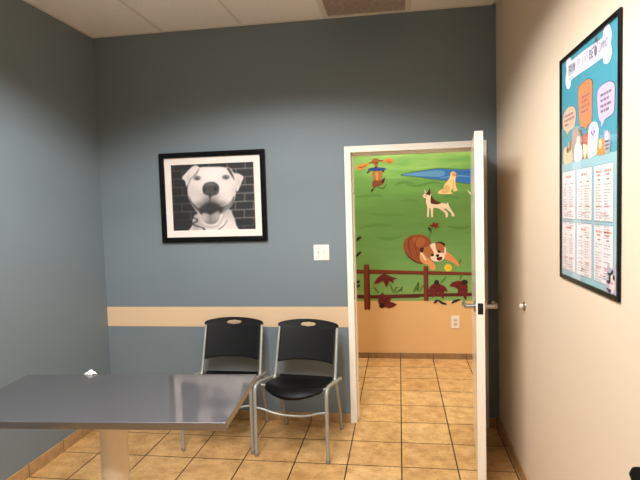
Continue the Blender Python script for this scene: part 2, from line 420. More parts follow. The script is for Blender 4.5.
# ------------------------------------------------------------------ flat artwork helpers
class Art:
    """flat painted layers on a wall; plane 'xz' (back walls, facing -y) or 'yz' (right wall, facing -x)"""
    def __init__(s, plane, base, step=.00035): s.plane, s.base, s.step = plane, base, step; s.bm = bmesh.new(); s.mats = []
    def mi(s, rgb):
        m = ink(rgb)
        if m not in s.mats: s.mats.append(m)
        return s.mats.index(m)
    def p3(s, a, z, lay): d = s.base-s.step*lay; return (a, d, z) if s.plane == 'xz' else (d, a, z)
    def poly(s, pts, rgb, lay, smooth=True, n=5):
        P = [(x, y, 0) for x, y in pts]
        if smooth: P = [tuple(q) for q in smooth_path(P, n, True)]
        vs = [s.bm.verts.new(s.p3(q[0], q[1], lay)) for q in P]
        try: f = s.bm.faces.new(vs)
        except ValueError: return
        f.normal_update()
        want = Vector((0, -1, 0)) if s.plane == 'xz' else Vector((-1, 0, 0))
        if f.normal.dot(want) < 0: f.normal_flip()
        i = s.mi(rgb)
        r = bmesh.ops.triangulate(s.bm, faces=[f])
        for g in r['faces']: g.material_index = i
    def ell(s, c, rx, rz, rgb, lay, n=24): s.poly([(c[0]+rx*math.cos(6.2832*k/n), c[1]+rz*math.sin(6.2832*k/n)) for k in range(n)], rgb, lay, False)
    def stroke(s, pts, w, rgb, lay, taper=True):
        P = smooth_path([(x, y, 0) for x, y in pts], 6); L, R = [], []
        for i, q in enumerate(P):
            t = (P[min(i+1, len(P)-1)]-P[max(i-1, 0)]).normalized(); nn = Vector((-t.y, t.x, 0))
            k = w/2*((1-.75*abs(2*i/(len(P)-1)-1)**2) if taper else 1)
            L.append((q+nn*k)[:2]); R.append((q-nn*k)[:2])
        s.poly(L+R[::-1], rgb, lay, False)
    def done(s, name, parent): return link(name, s.bm, s.mats, parent)

# ------------------------------------------------------------------ mural in the hallway
YM = YH-.0008
mu = thing('wall_mural', 'painted mural of dogs on a green meadow, seen through the open doorway', 'mural', (0, 0, 0))
def meadow_mat():
    m = mat('meadow_paint', (120, 165, 75), .6)
    nt = m.node_tree; b = nt.nodes['Principled BSDF']; L = nt.links; N = nt.nodes.new
    g = N('ShaderNodeNewGeometry'); sp = N('ShaderNodeSeparateXYZ'); L.new(g.outputs['Position'], sp.inputs[0])
    r = N('ShaderNodeMapRange'); r.inputs['From Min'].default_value = .6; r.inputs['From Max'].default_value = 2.3; L.new(sp.outputs['Z'], r.inputs['Value'])
    mp = N('ShaderNodeVectorMath'); mp.operation = 'MULTIPLY'; mp.inputs[1].default_value = (1.1, 1, 7); L.new(g.outputs['Position'], mp.inputs[0])
    n = N('ShaderNodeTexNoise'); n.inputs['Scale'].default_value = 1.6; n.inputs['Detail'].default_value = 5; L.new(mp.outputs[0], n.inputs['Vector'])
    sc = N('ShaderNodeMath'); sc.operation = 'MULTIPLY_ADD'; sc.inputs[1].default_value = .55; sc.inputs[2].default_value = -.27; L.new(n.outputs['Fac'], sc.inputs[0])
    ad = N('ShaderNodeMath'); ad.operation = 'ADD'; L.new(r.outputs[0], ad.inputs[0]); L.new(sc.outputs[0], ad.inputs[1])
    cr = N('ShaderNodeValToRGB'); e = cr.color_ramp.elements
    e[0].position = .0; e[0].color = (*lin((122, 162, 88)), 1); e[1].position = 1; e[1].color = (*lin((160, 206, 112)), 1)
    for q, c in ((.3, (106, 160, 84)), (.6, (96, 148, 70)), (.82, (110, 168, 80))):
        x = cr.color_ramp.elements.new(q); x.color = (*lin(c), 1)
    L.new(ad.outputs[0], cr.inputs['Fac']); L.new(cr.outputs['Color'], b.inputs['Base Color'])
    return m
bm = bmesh.new(); box(bm, (-2.6, YM, .615), (2.2, YH-.0001, 2.62))
link('painted_meadow', bm, meadow_mat(), mu)
A = Art('xz', YM)                             # dark grass shading strokes on the meadow
GR = [[(-0.412,1.723),(-0.228,1.733),(-0.137,1.722)], [(-0.014,1.832),(0.076,1.859),(0.180,1.840)], [(-0.309,1.544),(-0.096,1.523),(0.070,1.522)],
      [(0.110,1.828),(0.229,1.816),(0.364,1.845),(0.481,1.824)], [(0.463,1.688),(0.546,1.702),(0.646,1.665)], [(0.038,1.658),(0.141,1.672),(0.226,1.644)], [(0.511,1.391),(0.642,1.368),(0.754,1.385)],
      [(-0.398,1.392),(-0.213,1.423),(-0.031,1.407)], [(-0.216,1.296),(-0.079,1.270),(0.057,1.302)]]
for g in GR:
    A = Art('xz', YM); A.stroke(g, .030, (94, 144, 70), 1); A.done('painted_shadow', mu)
A = Art('xz', YM)
A.poly([(0.044,1.931),(0.146,1.958),(0.265,1.974),(0.434,1.992),(0.600,1.977),(0.798,1.976)]+[(1.35, 2.06), (2.15, 2.07), (2.15, 1.66), (1.35, 1.70)]+[(0.796,1.808),(0.714,1.816),(0.548,1.850),(0.382,1.873),(0.213,1.905)], (80, 120, 66), 2)
A.poly([(0.064,1.933),(0.146,1.951),(0.265,1.965),(0.433,1.982),(0.600,1.967),(0.798,1.968)]+[(1.35, 2.045), (2.15, 2.055), (2.15, 1.68), (1.35, 1.715)]+[(0.796,1.814),(0.714,1.824),(0.549,1.857),(0.382,1.880),(0.213,1.912)], (52, 116, 190), 3)
A.poly([(0.078,1.935),(0.163,1.950),(0.282,1.959),(0.433,1.967),(0.500,1.942),(0.466,1.901),(0.365,1.905),(0.214,1.917)], (92, 152, 196), 4)
A.stroke([(0.449,1.885),(0.599,1.905),(0.764,1.890)], .012, (104, 164, 212), 5); A.stroke([(0.600,1.947),(0.715,1.934),(0.797,1.948)], .010, (40, 96, 176), 5)
A.done('painted_lake', mu)
def art(name, label=None):
    def fin(A):
        o = A.done(name, mu)
        if label: o['label'] = label
        return o
    return fin
# brown hound leaping at a blue disc
A = Art('xz', YM); S = (208, 134, 64); D = (120, 66, 36)
A.poly([(-0.407,2.031),(-0.372,2.059),(-0.313,2.063),(-0.264,2.079),(-0.294,2.041),(-0.334,2.009),(-0.383,2.001)], S, 6); A.stroke([(-0.392,2.028),(-0.343,2.029),(-0.298,2.051)], .008, D, 7)
A.poly([(-0.181,2.087),(-0.127,2.091),(-0.098,2.109),(-0.030,2.103),(-0.016,2.078),(-0.050,2.056),(-0.098,2.072),(-0.137,2.078)], S, 6); A.stroke([(-0.098,2.087),(-0.060,2.071),(-0.031,2.071)], .008, D, 7)
A.stroke([(-0.274,2.070),(-0.234,2.078),(-0.181,2.087),(-0.127,2.091)], .018, D, 6)
A.poly([(-0.237,1.979),(-0.144,1.975),(-0.145,1.919),(-0.161,1.871),(-0.210,1.867),(-0.233,1.912)], (172, 110, 58), 6)
A.poly([(-0.212,1.970),(-0.183,1.969),(-0.180,1.910),(-0.195,1.882),(-0.207,1.911)], (198, 146, 88), 7)
A.poly([(-0.244,1.864),(-0.229,1.888),(-0.161,1.885),(-0.121,1.910),(-0.110,1.898),(-0.132,1.850),(-0.181,1.827),(-0.216,1.814),(-0.251,1.768),(-0.261,1.776),(-0.236,1.810),(-0.245,1.834)], (124, 72, 44), 7)
A.stroke([(-0.147,1.855),(-0.132,1.879),(-0.114,1.906)], .02, (50, 34, 28), 8); A.stroke([(-0.259,1.772),(-0.246,1.788),(-0.236,1.800)], .018, (40, 30, 26), 8)
A.stroke([(-0.191,1.823),(-0.143,1.802),(-0.118,1.815),(-0.093,1.849)], .007, (70, 52, 34), 8)
A.stroke([(-0.294,1.961),(-0.285,1.978),(-0.261,1.993)], .02, (96, 60, 40), 8); A.stroke([(-0.144,1.992),(-0.129,1.981),(-0.118,1.970)], .02, (96, 60, 40), 8)
A.poly([(-0.244,2.088),(-0.229,2.112),(-0.204,2.117),(-0.175,2.109),(-0.166,2.089),(-0.181,2.066),(-0.187,2.018),(-0.211,2.014),(-0.220,2.058),(-0.235,2.068)], (158, 92, 48), 8)
A.stroke([(-0.225,2.077),(-0.200,2.067),(-0.176,2.075)], .01, (90, 50, 34), 9)
A.poly([(-0.287,2.007),(-0.245,2.020),(-0.190,2.021),(-0.129,2.015),(-0.095,2.002),(-0.129,1.990),(-0.191,1.987),(-0.251,1.991)], (36, 74, 140), 9)
A.ell([(-0.202,2.020)][0], .011, .008, (44, 28, 24), 10)
art('painted_dog', 'brown hound leaping for a blue disc')(A)
# cream dog sitting by the lake
A = Art('xz', YM)
A.poly([(0.558,1.940),(0.591,1.947),(0.616,1.921),(0.609,1.896),(0.602,1.854),(0.608,1.794),(0.622,1.756),(0.580,1.747),(0.577,1.775),(0.555,1.748),(0.572,1.724),(0.530,1.720),(0.430,1.728),(0.439,1.757),(0.477,1.778),(0.490,1.815),(0.524,1.856),(0.549,1.898)], (238, 212, 150), 6)
A.poly([(0.494,1.806),(0.523,1.814),(0.547,1.776),(0.522,1.737),(0.463,1.741)], (222, 184, 122), 7); A.poly([(0.570,1.934),(0.599,1.937),(0.616,1.916),(0.599,1.899),(0.574,1.907)], (214, 158, 98), 7)
A.stroke([(0.579,1.871),(0.581,1.820),(0.584,1.769)], .008, (214, 180, 118), 7); A.ell([(0.614,1.912)][0], .006, .006, (90, 50, 36), 8)
art('painted_dog', 'cream dog sitting by the lake')(A)
# white dog with brown patches, standing
A = Art('xz', YM)
A.poly([(0.292,1.779),(0.304,1.748),(0.321,1.761),(0.343,1.783),(0.354,1.734),(0.362,1.700),(0.403,1.656),(0.454,1.637),(0.509,1.623),(0.522,1.640),(0.530,1.617),(0.545,1.578),(0.574,1.531),(0.590,1.496),(0.564,1.492),(0.554,1.526),(0.519,1.558),(0.498,1.576),(0.491,1.562),(0.522,1.529),(0.520,1.486),(0.500,1.486),(0.494,1.524),(0.452,1.563),(0.419,1.578),(0.377,1.579),(0.371,1.493),(0.354,1.494),(0.350,1.566),(0.337,1.580),(0.330,1.498),(0.312,1.498),(0.315,1.589),(0.302,1.641),(0.304,1.684),(0.274,1.690),(0.269,1.711),(0.287,1.728),(0.292,1.745)], (240, 222, 196), 6, n=3)
A.poly([(0.307,1.736),(0.321,1.756),(0.343,1.784),(0.353,1.738),(0.345,1.714),(0.320,1.720)], (84, 44, 30), 7, n=3)
A.poly([(0.355,1.710),(0.379,1.682),(0.412,1.652),(0.459,1.635),(0.425,1.619),(0.378,1.624),(0.351,1.638)], (92, 46, 32), 7)
A.stroke([(0.458,1.590),(0.494,1.555),(0.518,1.548)], .006, (206, 170, 140), 7); A.ell([(0.274,1.699)][0], .006, .006, (40, 26, 24), 8)
A.stroke([(0.295,1.746),(0.308,1.719),(0.295,1.698)], .006, (60, 36, 30), 8)
art('painted_dog', 'white dog with brown patches standing')(A)
# bulldog lying on its belly with a ball
A = Art('xz', YM)
A.poly([(0.064,1.205),(0.085,1.264),(0.147,1.302),(0.224,1.312),(0.301,1.292),(0.347,1.239),(0.336,1.141),(0.297,1.054),(0.258,1.011),(0.200,1.026),(0.124,1.076),(0.077,1.136)], (150, 82, 48), 6)
A.poly([(0.166,1.272),(0.243,1.284),(0.290,1.250),(0.261,1.192),(0.193,1.193)], (172, 100, 60), 7)
A.stroke([(0.159,1.305),(0.123,1.253),(0.118,1.184),(0.151,1.076)], .012, (112, 54, 28), 8); A.stroke([(0.228,1.308),(0.192,1.242),(0.191,1.164),(0.227,1.035)], .010, (122, 60, 32), 8)
A.stroke([(0.077,1.136),(0.124,1.074),(0.200,1.022),(0.261,1.005)], .014, (84, 44, 26), 8)
A.poly([(0.244,1.133),(0.279,1.113),(0.316,1.064),(0.382,1.000),(0.387,0.945),(0.343,0.942),(0.315,0.989),(0.258,1.015),(0.228,1.065)], (222, 156, 98), 8)
A.poly([(0.481,1.127),(0.545,1.103),(0.600,1.040),(0.634,0.997),(0.609,0.978),(0.562,1.017),(0.480,1.057)], (220, 150, 92), 8)
A.poly([(0.256,1.158),(0.318,1.191),(0.395,1.219),(0.442,1.233),(0.482,1.207),(0.500,1.149),(0.492,1.090),(0.461,1.042),(0.411,1.027),(0.354,1.039),(0.312,1.067),(0.275,1.113)], (176, 110, 68), 9)
A.poly([(0.337,1.200),(0.385,1.219),(0.398,1.160),(0.422,1.121),(0.481,1.112),(0.480,1.061),(0.439,1.030),(0.377,1.031),(0.339,1.067),(0.374,1.110),(0.359,1.149)], (242, 220, 198), 10)
A.poly([(0.237,1.124),(0.259,1.111),(0.297,1.044),(0.274,1.052)], (244, 226, 206), 10); A.poly([(0.485,1.178),(0.500,1.158),(0.496,1.100),(0.480,1.108)], (240, 214, 186), 10)
A.poly([(0.391,1.219),(0.437,1.235),(0.486,1.213),(0.482,1.190),(0.437,1.218)], (62, 34, 26), 11); A.poly([(0.233,1.163),(0.268,1.176),(0.271,1.150),(0.256,1.123),(0.240,1.131)], (58, 32, 26), 11)
for e in [(0.360,1.096),(0.428,1.130)]: A.ell(e, .016, .014, (36, 26, 24), 11)
A.ell([(0.412,1.089)][0], .018, .015, (24, 20, 22), 12); A.poly([(0.404,1.066),(0.453,1.077),(0.457,1.050),(0.430,1.035),(0.407,1.047)], (96, 28, 30), 12)
A.stroke([(0.412,1.078),(0.415,1.062),(0.453,1.069)], .008, (30, 22, 22), 13)
art('painted_dog', 'brown and white bulldog lying with paws out')(A)
A = Art('xz', YM); A.ell([(0.518,0.961)][0], .040, .038, (234, 200, 52), 10); A.stroke([(0.494,0.971),(0.520,0.955),(0.543,0.974)], .006, (200, 160, 40), 11)
art('painted_ball', 'yellow ball')(A)
# rail fence
A = Art('xz', YM); W1, W2 = (118, 52, 28), (84, 34, 22)
A.poly([(-2.6, .978)]+[(-0.502,0.952),(-0.270,0.951),(0.231,0.930)]+[(0.218,0.933),(0.759,0.910)]+[(2.2, .975), (2.2, .925)]+[(0.758,0.883),(0.217,0.894)]+[(0.230,0.902),(-0.271,0.907),(-0.503,0.914)]+[(-2.6, .92)], W1, 4, False)
A.poly([(-2.6, .915)]+[(-0.503,0.921),(-0.271,0.914),(0.230,0.902)]+[(0.217,0.902),(0.758,0.888)]+[(2.2, .935), (2.2, .918)]+[(0.758,0.881),(0.217,0.892)]+[(0.230,0.893),(-0.271,0.905),(-0.503,0.912)]+[(-2.6, .905)], W2, 5, False)
A.poly([(-2.6, .69)]+[(-0.509,0.684),(-0.276,0.678),(0.227,0.690)]+[(0.214,0.690),(0.756,0.699)]+[(2.2, .71), (2.2, .655)]+[(0.756,0.664),(0.213,0.656)]+[(0.226,0.648),(-0.277,0.640),(-0.510,0.644)]+[(-2.6, .635)], W2, 4, False)
A.poly([(-0.355,0.987),(-0.338,1.006),(-0.315,1.005),(-0.297,0.984),(-0.295,0.762),(-0.295,0.542),(-0.326,0.528),(-0.358,0.532),(-0.358,0.763)], W1, 6, n=2)
A.poly([(-0.311,0.984),(-0.297,0.977),(-0.295,0.762),(-0.295,0.542),(-0.317,0.532),(-0.313,0.763)], W2, 7, n=2)
A.poly([(0.267,0.966),(0.280,0.980),(0.307,0.977),(0.314,0.958),(0.314,0.788),(0.313,0.626),(0.290,0.618),(0.265,0.626),(0.265,0.789)], W1, 6, n=2)
A.poly([(0.301,0.970),(0.314,0.958),(0.314,0.788),(0.313,0.626),(0.299,0.622),(0.300,0.788)], W2, 7, n=2)
art('painted_fence', 'brown post and rail fence')(A)
# maroon leaves
RED, RD = (106, 28, 28), (66, 18, 20)
LV = [[(-0.250,0.800),(-0.219,0.855),(-0.176,0.891),(-0.140,0.903),(-0.092,0.884),(-0.045,0.866),(0.003,0.853),(-0.047,0.841),(-0.040,0.799),(-0.087,0.823),(-0.119,0.757),(-0.153,0.824),(-0.202,0.806)],
      [(-0.212,0.598),(-0.205,0.653),(-0.162,0.708),(-0.144,0.677),(-0.084,0.683),(-0.067,0.646),(-0.086,0.601),(-0.014,0.577),(-0.087,0.536),(-0.135,0.549),(-0.177,0.543),(-0.192,0.577)],
      [(0.311,0.725),(0.340,0.778),(0.389,0.807),(0.398,0.827),(0.436,0.787),(0.483,0.768),(0.511,0.708),(0.475,0.718),(0.466,0.630),(0.416,0.699),(0.396,0.689),(0.357,0.650),(0.329,0.680)],
      [(0.529,0.771),(0.560,0.810),(0.636,0.825),(0.701,0.795),(0.712,0.727),(0.690,0.614),(0.653,0.688),(0.603,0.655),(0.615,0.728),(0.578,0.757)]]
for k, P in enumerate(LV):
    A = Art('xz', YM); A.poly(P, RED, 9, n=2)
    c = [sum(q[i] for q in P)/len(P) for i in (0, 1)]
    for q in P[1::3]: A.stroke([c, ((c[0]+q[0])/2, (c[1]+q[1])/2+.004), q], .010, RD, 10)
    o = A.done('painted_leaf', mu)
A = Art('xz', YM)
A.poly([(0.337,1.414),(0.363,1.410),(0.375,1.441),(0.394,1.421),(0.428,1.428),(0.417,1.403),(0.439,1.377),(0.407,1.385),(0.397,1.362),(0.382,1.388),(0.355,1.387)], (128, 36, 34), 9, n=2)
A.stroke([(0.359,1.383),(0.349,1.327),(0.325,1.263)], .007, (70, 92, 44), 8); A.poly([(0.317,1.384),(0.344,1.379),(0.347,1.340),(0.332,1.348)], (48, 66, 36), 9)
A.done('painted_flower', mu)
A = Art('xz', YM); GD, GM = (56, 84, 40), (84, 122, 52)
for s_ in ([(-0.088,0.799),(-0.065,0.750),(-0.042,0.695)], [(-0.036,0.701),(-0.023,0.750),(0.007,0.762)], [(-0.024,0.695),(0.012,0.725),(0.048,0.743)], [(-0.257,0.770),(-0.233,0.739),(-0.204,0.696)],
           [(0.436,0.797),(0.465,0.827),(0.494,0.866)], [(0.156,0.710),(0.186,0.760),(0.216,0.809)], [(0.204,0.710),(0.211,0.759),(0.208,0.819)], [(0.224,0.706),(0.244,0.749),(0.262,0.785)],
           [(0.628,0.997),(0.638,1.024),(0.650,1.049)], [(0.636,0.835),(0.645,0.864),(0.665,0.893)], [(0.167,0.712),(0.191,0.737),(0.215,0.755)], [(0.039,0.711),(0.032,0.741),(0.048,0.770)]):
    A = Art('xz', YM); A.stroke(s_, .020, GM, 8); A.done('painted_grass_blade', mu)
for s_ in ([(-0.424,1.258),(-0.401,1.286),(-0.372,1.299)], [(-0.433,1.091),(-0.409,1.119),(-0.376,1.141)], [(-0.440,0.810),(-0.421,0.822),(-0.398,0.829)], [(-0.437,0.763),(-0.418,0.775),(-0.399,0.791)], [(0.366,0.591),(0.389,0.610),(0.405,0.630)],
           [(0.405,0.626),(0.452,0.594),(0.500,0.579)], [(0.547,0.590),(0.586,0.614),(0.637,0.629)], ):
    A = Art('xz', YM); A.stroke(s_, .026, (34, 44, 30), 11); A.done('painted_dark_leaf', mu)
for c, a, b in (([(0.398,0.807)][0], .026, .028), ([(0.681,0.809)][0], .034, .026), ([(-0.173,0.567)][0], .03, .03)):
    A = Art('xz', YM); A.ell(c, a, b, (42, 28, 25), 11); A.done('painted_seed_head', mu)
A = Art('xz', YM); A.poly([(0.720,1.760),(0.746,1.732),(0.762,1.738),(0.766,1.819),(0.829,1.854),(0.844,1.718),(0.778,1.703),(0.746,1.711)], (240, 238, 230), 8)
A.done('painted_bird', mu)

# ------------------------------------------------------------------ framed dog photograph on the blue wall
pc = thing('framed_picture', 'black framed monochrome photo of a grinning white dog on the blue wall', 'picture', (-4.040*T, -.0008, 5.09*T))
PW, PH_ = 2.465*T/2, 2.02*T/2
def ring(bm, w, h, t, y0, y1, bev=.0):
    box(bm, (-w, y0, -h), (-w+t, y1, h), bev); box(bm, (w-t, y0, -h), (w, y1, h), bev)
    box(bm, (-w+t-.0005, y0, -h), (w-t+.0005, y1, -h+t), bev); box(bm, (-w+t-.0005, y0, h-t), (w-t+.0005, y1, h), bev)
bm = bmesh.new(); ring(bm, PW, PH_, .040, -.026, 0, .005); ring(bm, PW-.012, PH_-.012, .016, -.031, -.004, .003)
link('frame', bm, BLACKF, pc)
w, h, t = PW-.038, PH_-.038, .053
bm = bmesh.new(); ring(bm, w, h, t, -.0125, -.006)
link('mat', bm, MATB, pc)
iw, ih = w-t+.002, h-t+.002
NX, NZ = 224, 176
def dog_canvas():
    SS = 2; W, H = NX*SS, NZ*SS
    U, V = np.meshgrid((np.arange(W)+.5)/W, (np.arange(H)+.5)/H)       # V downwards
    X = -30+558*U+24*V; Y = 5-24*U+434*V+11*U*V                        # reading frame of the photo print
    img = np.full((H, W), 26.)
    rng = np.random.RandomState(3)
    def blur(m, r):
        r = max(1, int(r*SS))
        for _ in range(2):
            for ax in (0, 1):
                p = np.pad(m, [(r, r) if a == ax else (0, 0) for a in (0, 1)], mode='edge'); c = np.cumsum(p, ax)
                z = np.zeros_like(np.take(c, [0], ax)); c = np.concatenate([z, c], ax); n = m.shape[ax]
                m = (np.take(c, range(2*r+1, 2*r+1+n), ax)-np.take(c, range(0, n), ax))/(2*r+1)
        return m
    def mask(pts, sm=True):
        P = smooth_path([(a, b, 0) for a, b in pts], 5, True) if sm else [Vector((a, b, 0)) for a, b in pts]
        m = np.zeros((H, W), bool)
        for i in range(len(P)):
            x1, y1, x2, y2 = P[i-1].x, P[i-1].y, P[i].x, P[i].y
            if y1 == y2: continue
            c = ((Y > min(y1, y2)) & (Y <= max(y1, y2)) & (X < (Y-y1)*(x2-x1)/(y2-y1)+x1)); m ^= c
        return m.astype(float)
    def fill(pts, val, soft=.6, op=1., inside=None, sm=True):
        nonlocal img
        m = blur(mask(pts, sm), soft)*op
        if inside is not None: m = m*inside
        img = img*(1-m)+val*m
    def dab(x, y, rx, ry, val, op=1., inside=None, pw=1.):
        nonlocal img
        m = np.exp(-(((X-x)/rx)**2+((Y-y)/ry)**2)**pw)*op
        if inside is not None: m = m*inside
        img = img*(1-m)+val*m
    # brick wall
    for r in range(9):
        y0 = -20+54*r
        yy = Y+ (X-260)*.04
        img = np.where((yy > y0-3) & (yy < y0+3), 128., img)
        for k in range(-1, 6):
            xx = k*120+(60 if r % 2 else 0)-8
            img = np.where((yy > y0) & (yy < y0+54) & (abs(X-xx) < 3), 118., img)
    img = blur(img, 1.0)
    img *= np.clip(.62+.45*(X/420), .5, 1.1)
    img = np.where(Y > 360, img*.45+8, img); img = blur(img, .8)
    # neck and chest
    body = [(130, 350), (170, 320), (360, 295), (395, 330), (420, 400), (432, 470), (110, 470), (122, 400)]
    fill(body, 214, 1.0); bm_ = blur(mask(body), 1)
    dab(150, 400, 30, 60, 120, .6, bm_); dab(280, 330, 150, 40, 110, .45, bm_); dab(330, 380, 45, 60, 232, .5, bm_)
    for k in range(26):
        t = k/25; dab(134+22*math.sin(t*9)+60*t*t, 352+80*t, 7, 6, 44, .7, None, 2)
    for k in range(16):
        t = k/15; dab(300+58*t, 424-52*t*t-4*t, 5, 3.5, 60, .6, None, 2)
    # ears
    earL = [(50, 88), (80, 50), (130, 8), (165, 18), (150, 60), (110, 90), (82, 145), (70, 110)]
    earR = [(345, 20), (375, 25), (400, 55), (430, 60), (462, 82), (450, 120), (422, 180), (405, 130), (385, 70)]
    fill(earL, 222, 1); fill(earR, 216, 1)
    dab(432, 110, 16, 34, 190, .5, mask(earR)); dab(92, 92, 14, 26, 178, .5, mask(earL))
    # skull and face
    face = [(160, 22), (240, 16), (340, 20), (385, 62), (408, 120), (412, 190), (402, 240), (375, 285), (330, 330), (290, 390), (230, 396), (185, 350), (135, 290), (100, 230), (88, 160), (105, 100), (135, 55)]
    fm = blur(mask(face), 1.0); img = img*(1-fm)+228*fm
    dab(110, 180, 34, 70, 186, .55, fm); dab(400, 190, 26, 70, 190, .55, fm); dab(250, 60, 120, 40, 242, .6, fm); dab(150, 175, 30, 40, 205, .5, fm)
    fill([(350, 22), (372, 30), (392, 66), (404, 105), (388, 84), (366, 52)], 40, 1.2, .85)         # dark fold inside ear
    fill([(166, 22), (152, 62), (112, 96), (96, 130), (104, 98), (140, 58)], 90, 1.2, .7)
    # muzzle shading and open mouth
    dab(240, 252, 78, 44, 60, .85, fm); dab(225, 215, 80, 40, 150, .4, fm); dab(160, 235, 40, 36, 226, .6, fm); dab(335, 225, 44, 36, 226, .6, fm)
    fill([(100, 208), (112, 235), (140, 268), (180, 296), (240, 300), (300, 286), (350, 268), (385, 238), (402, 206), (398, 246), (372, 282), (330, 312), (290, 330), (200, 336), (150, 296), (112, 258)], 46, 1.2, .92)
    fill([(170, 290), (200, 262), (240, 250), (290, 258), (320, 285), (300, 330), (200, 336), (175, 320)], 30, 2.5, .95)
    fill([(330, 290), (372, 250), (392, 224), (392, 246), (365, 290), (325, 330)], 150, 1.2, .8)
    fill([(108, 240), (140, 280), (172, 310), (160, 312), (124, 276)], 150, 1.2, .7)
    tongue = [(182, 330), (210, 316), (245, 330), (278, 310), (304, 306), (310, 332), (298, 372), (270, 390), (228, 392), (200, 372)]
    fill(tongue, 146, 1.8); tm = blur(mask(tongue), 1.2)
    dab(244, 350, 6, 44, 104, .8, tm); dab(262, 386, 50, 16, 110, .7, tm); dab(205, 345, 18, 26, 204, .6, tm); dab(290, 335, 16, 26, 192, .5, tm)
    fill([(150, 330), (180, 380), (230, 404), (290, 398), (325, 350), (345, 320), (318, 385), (280, 416), (215, 418), (172, 392)], 168, 1.5, .8)
    dab(245, 288, 92, 26, 34, .8); dab(168, 262, 40, 22, 110, .5, fm); dab(325, 258, 36, 20, 110, .5, fm)
    # nose
    nose = [(188, 160), (200, 130), (230, 116), (268, 116), (296, 136), (302, 165), (290, 195), (262, 205), (244, 216), (225, 204), (198, 192)]
    fill(nose, 62, 1.0); nm = blur(mask(nose), 1)
    dab(240, 130, 40, 10, 118, .7, nm); dab(206, 165, 12, 14, 16, .9, nm, 2); dab(276, 160, 13, 15, 16, .9, nm, 2); dab(240, 215, 6, 36, 34, .8)
    # eyes
    for ex, ey in ((152, 90), (346, 84)):
        dab(ex, ey, 28, 16, 160, .6); dab(ex, ey, 22, 14, 44, .95, None, 2); dab(ex, ey, 15, 9, 140, .9, None, 2); dab(ex+1, ey, 7, 7, 12, 1, None, 2); dab(ex+6, ey-4, 4, 3, 210, .9)
    img = blur(img, .5)
    img = img+rng.normal(0, 2.0, img.shape)
    return np.clip(img.reshape(NZ, SS, NX, SS).mean((1, 3)), 4, 245)
cv = dog_canvas()
me = bpy.data.meshes.new('photograph')
vs = [(-iw+2*iw*i/NX, -.0070, ih-2*ih*j/NZ) for j in range(NZ+1) for i in range(NX+1)]
fs = [(j*(NX+1)+i, (j+1)*(NX+1)+i, (j+1)*(NX+1)+i+1, j*(NX+1)+i+1) for j in range(NZ) for i in range(NX)]
me.from_pydata(vs, [], fs)
ca = me.color_attributes.new('print', 'FLOAT_COLOR', 'CORNER')
g = cv.reshape(-1)/255.
tone = np.stack([np.clip(g*1.02, 0, 1), g*.965, g*.935], 1)
tl = np.where(tone <= .04045, tone/12.92, ((tone+.055)/1.055)**2.4)
buf = np.ones((len(fs), 4, 4)); buf[:, :, :3] = tl[:, None, :]
ca.data.foreach_set('color', buf.reshape(-1).astype(np.float32))
pm = mat('photo_print', (128, 128, 128), .5)
an = pm.node_tree.nodes.new('ShaderNodeAttribute'); an.attribute_name = 'print'
pm.node_tree.links.new(an.outputs['Color'], pm.node_tree.nodes['Principled BSDF'].inputs['Base Color'])
me.materials.append(pm)
ph = bpy.data.objects.new('photograph', me); C.objects.link(ph); ph.parent = pc
link('glass_pane', boxes(((-w, -.0155, -h), (w, -.0135, h))), PANE, pc)

# ------------------------------------------------------------------ framed poster on the cream wall
PY0, PY1, PZ0, PZ1 = -2.083, -1.475, 1.295, 2.202
cyp, czp = (PY0+PY1)/2, (PZ0+PZ1)/2
po = thing('framed_poster', 'tall black framed teal poster with cartoon pets and price cards on the cream wall', 'poster', (0, 0, 0))
bm = bmesh.new(); fx0, fx1, ft = XR-.0095, XR-.0008, .017
box(bm, (fx0, PY0, PZ0), (fx1, PY0+ft, PZ1), .002); box(bm, (fx0, PY1-ft, PZ0), (fx1, PY1, PZ1), .002)
box(bm, (fx0, PY0+ft-.001, PZ0), (fx1, PY1-ft+.001, PZ0+ft), .002); box(bm, (fx0, PY0+ft-.001, PZ1-ft), (fx1, PY1-ft+.001, PZ1), .002)
link('frame', bm, BLACKF, po)
XP = XR-.0030
A = Art('yz', XP, .0003)
a0, a1, b0, b1 = PY0+ft-.003, PY1-ft+.003, PZ0+ft-.003, PZ1-ft+.003
A.poly([(a0, b0), (a1, b0), (a1, b1), (a0, b1)], (70, 150, 166), 0, False)
ed = sorted([(-1.446,1.772),(-1.530,1.775),(-1.609,1.772),(-1.683,1.773),(-1.758,1.773),(-1.829,1.773),(-1.894,1.774),(-1.943,1.774),(-2.012,1.770),(-2.055,1.773)], reverse=True)
wav = []
for i, q in enumerate(ed): wav += [q, (q[0]-.02, q[1]+(.012 if i % 2 else -.006))]
zz = sum(q[1] for q in ed)/len(ed)
A.poly([(a1, b0), (a1, zz)]+[(min(max(q[0], a0+.001), a1-.001), zz+(q[1]-zz)*.4) for q in wav if a0 < q[0] < a1]+[(a0, zz), (a0, b0)], (150, 186, 194), 1, False)
random.seed(2)
for k in range(90):                            # pale flecks printed on the teal
    A.ell((random.uniform(a0, a1), random.uniform(zz+.02, b1)), .0016, .0016, (112, 184, 196), 1, 6)
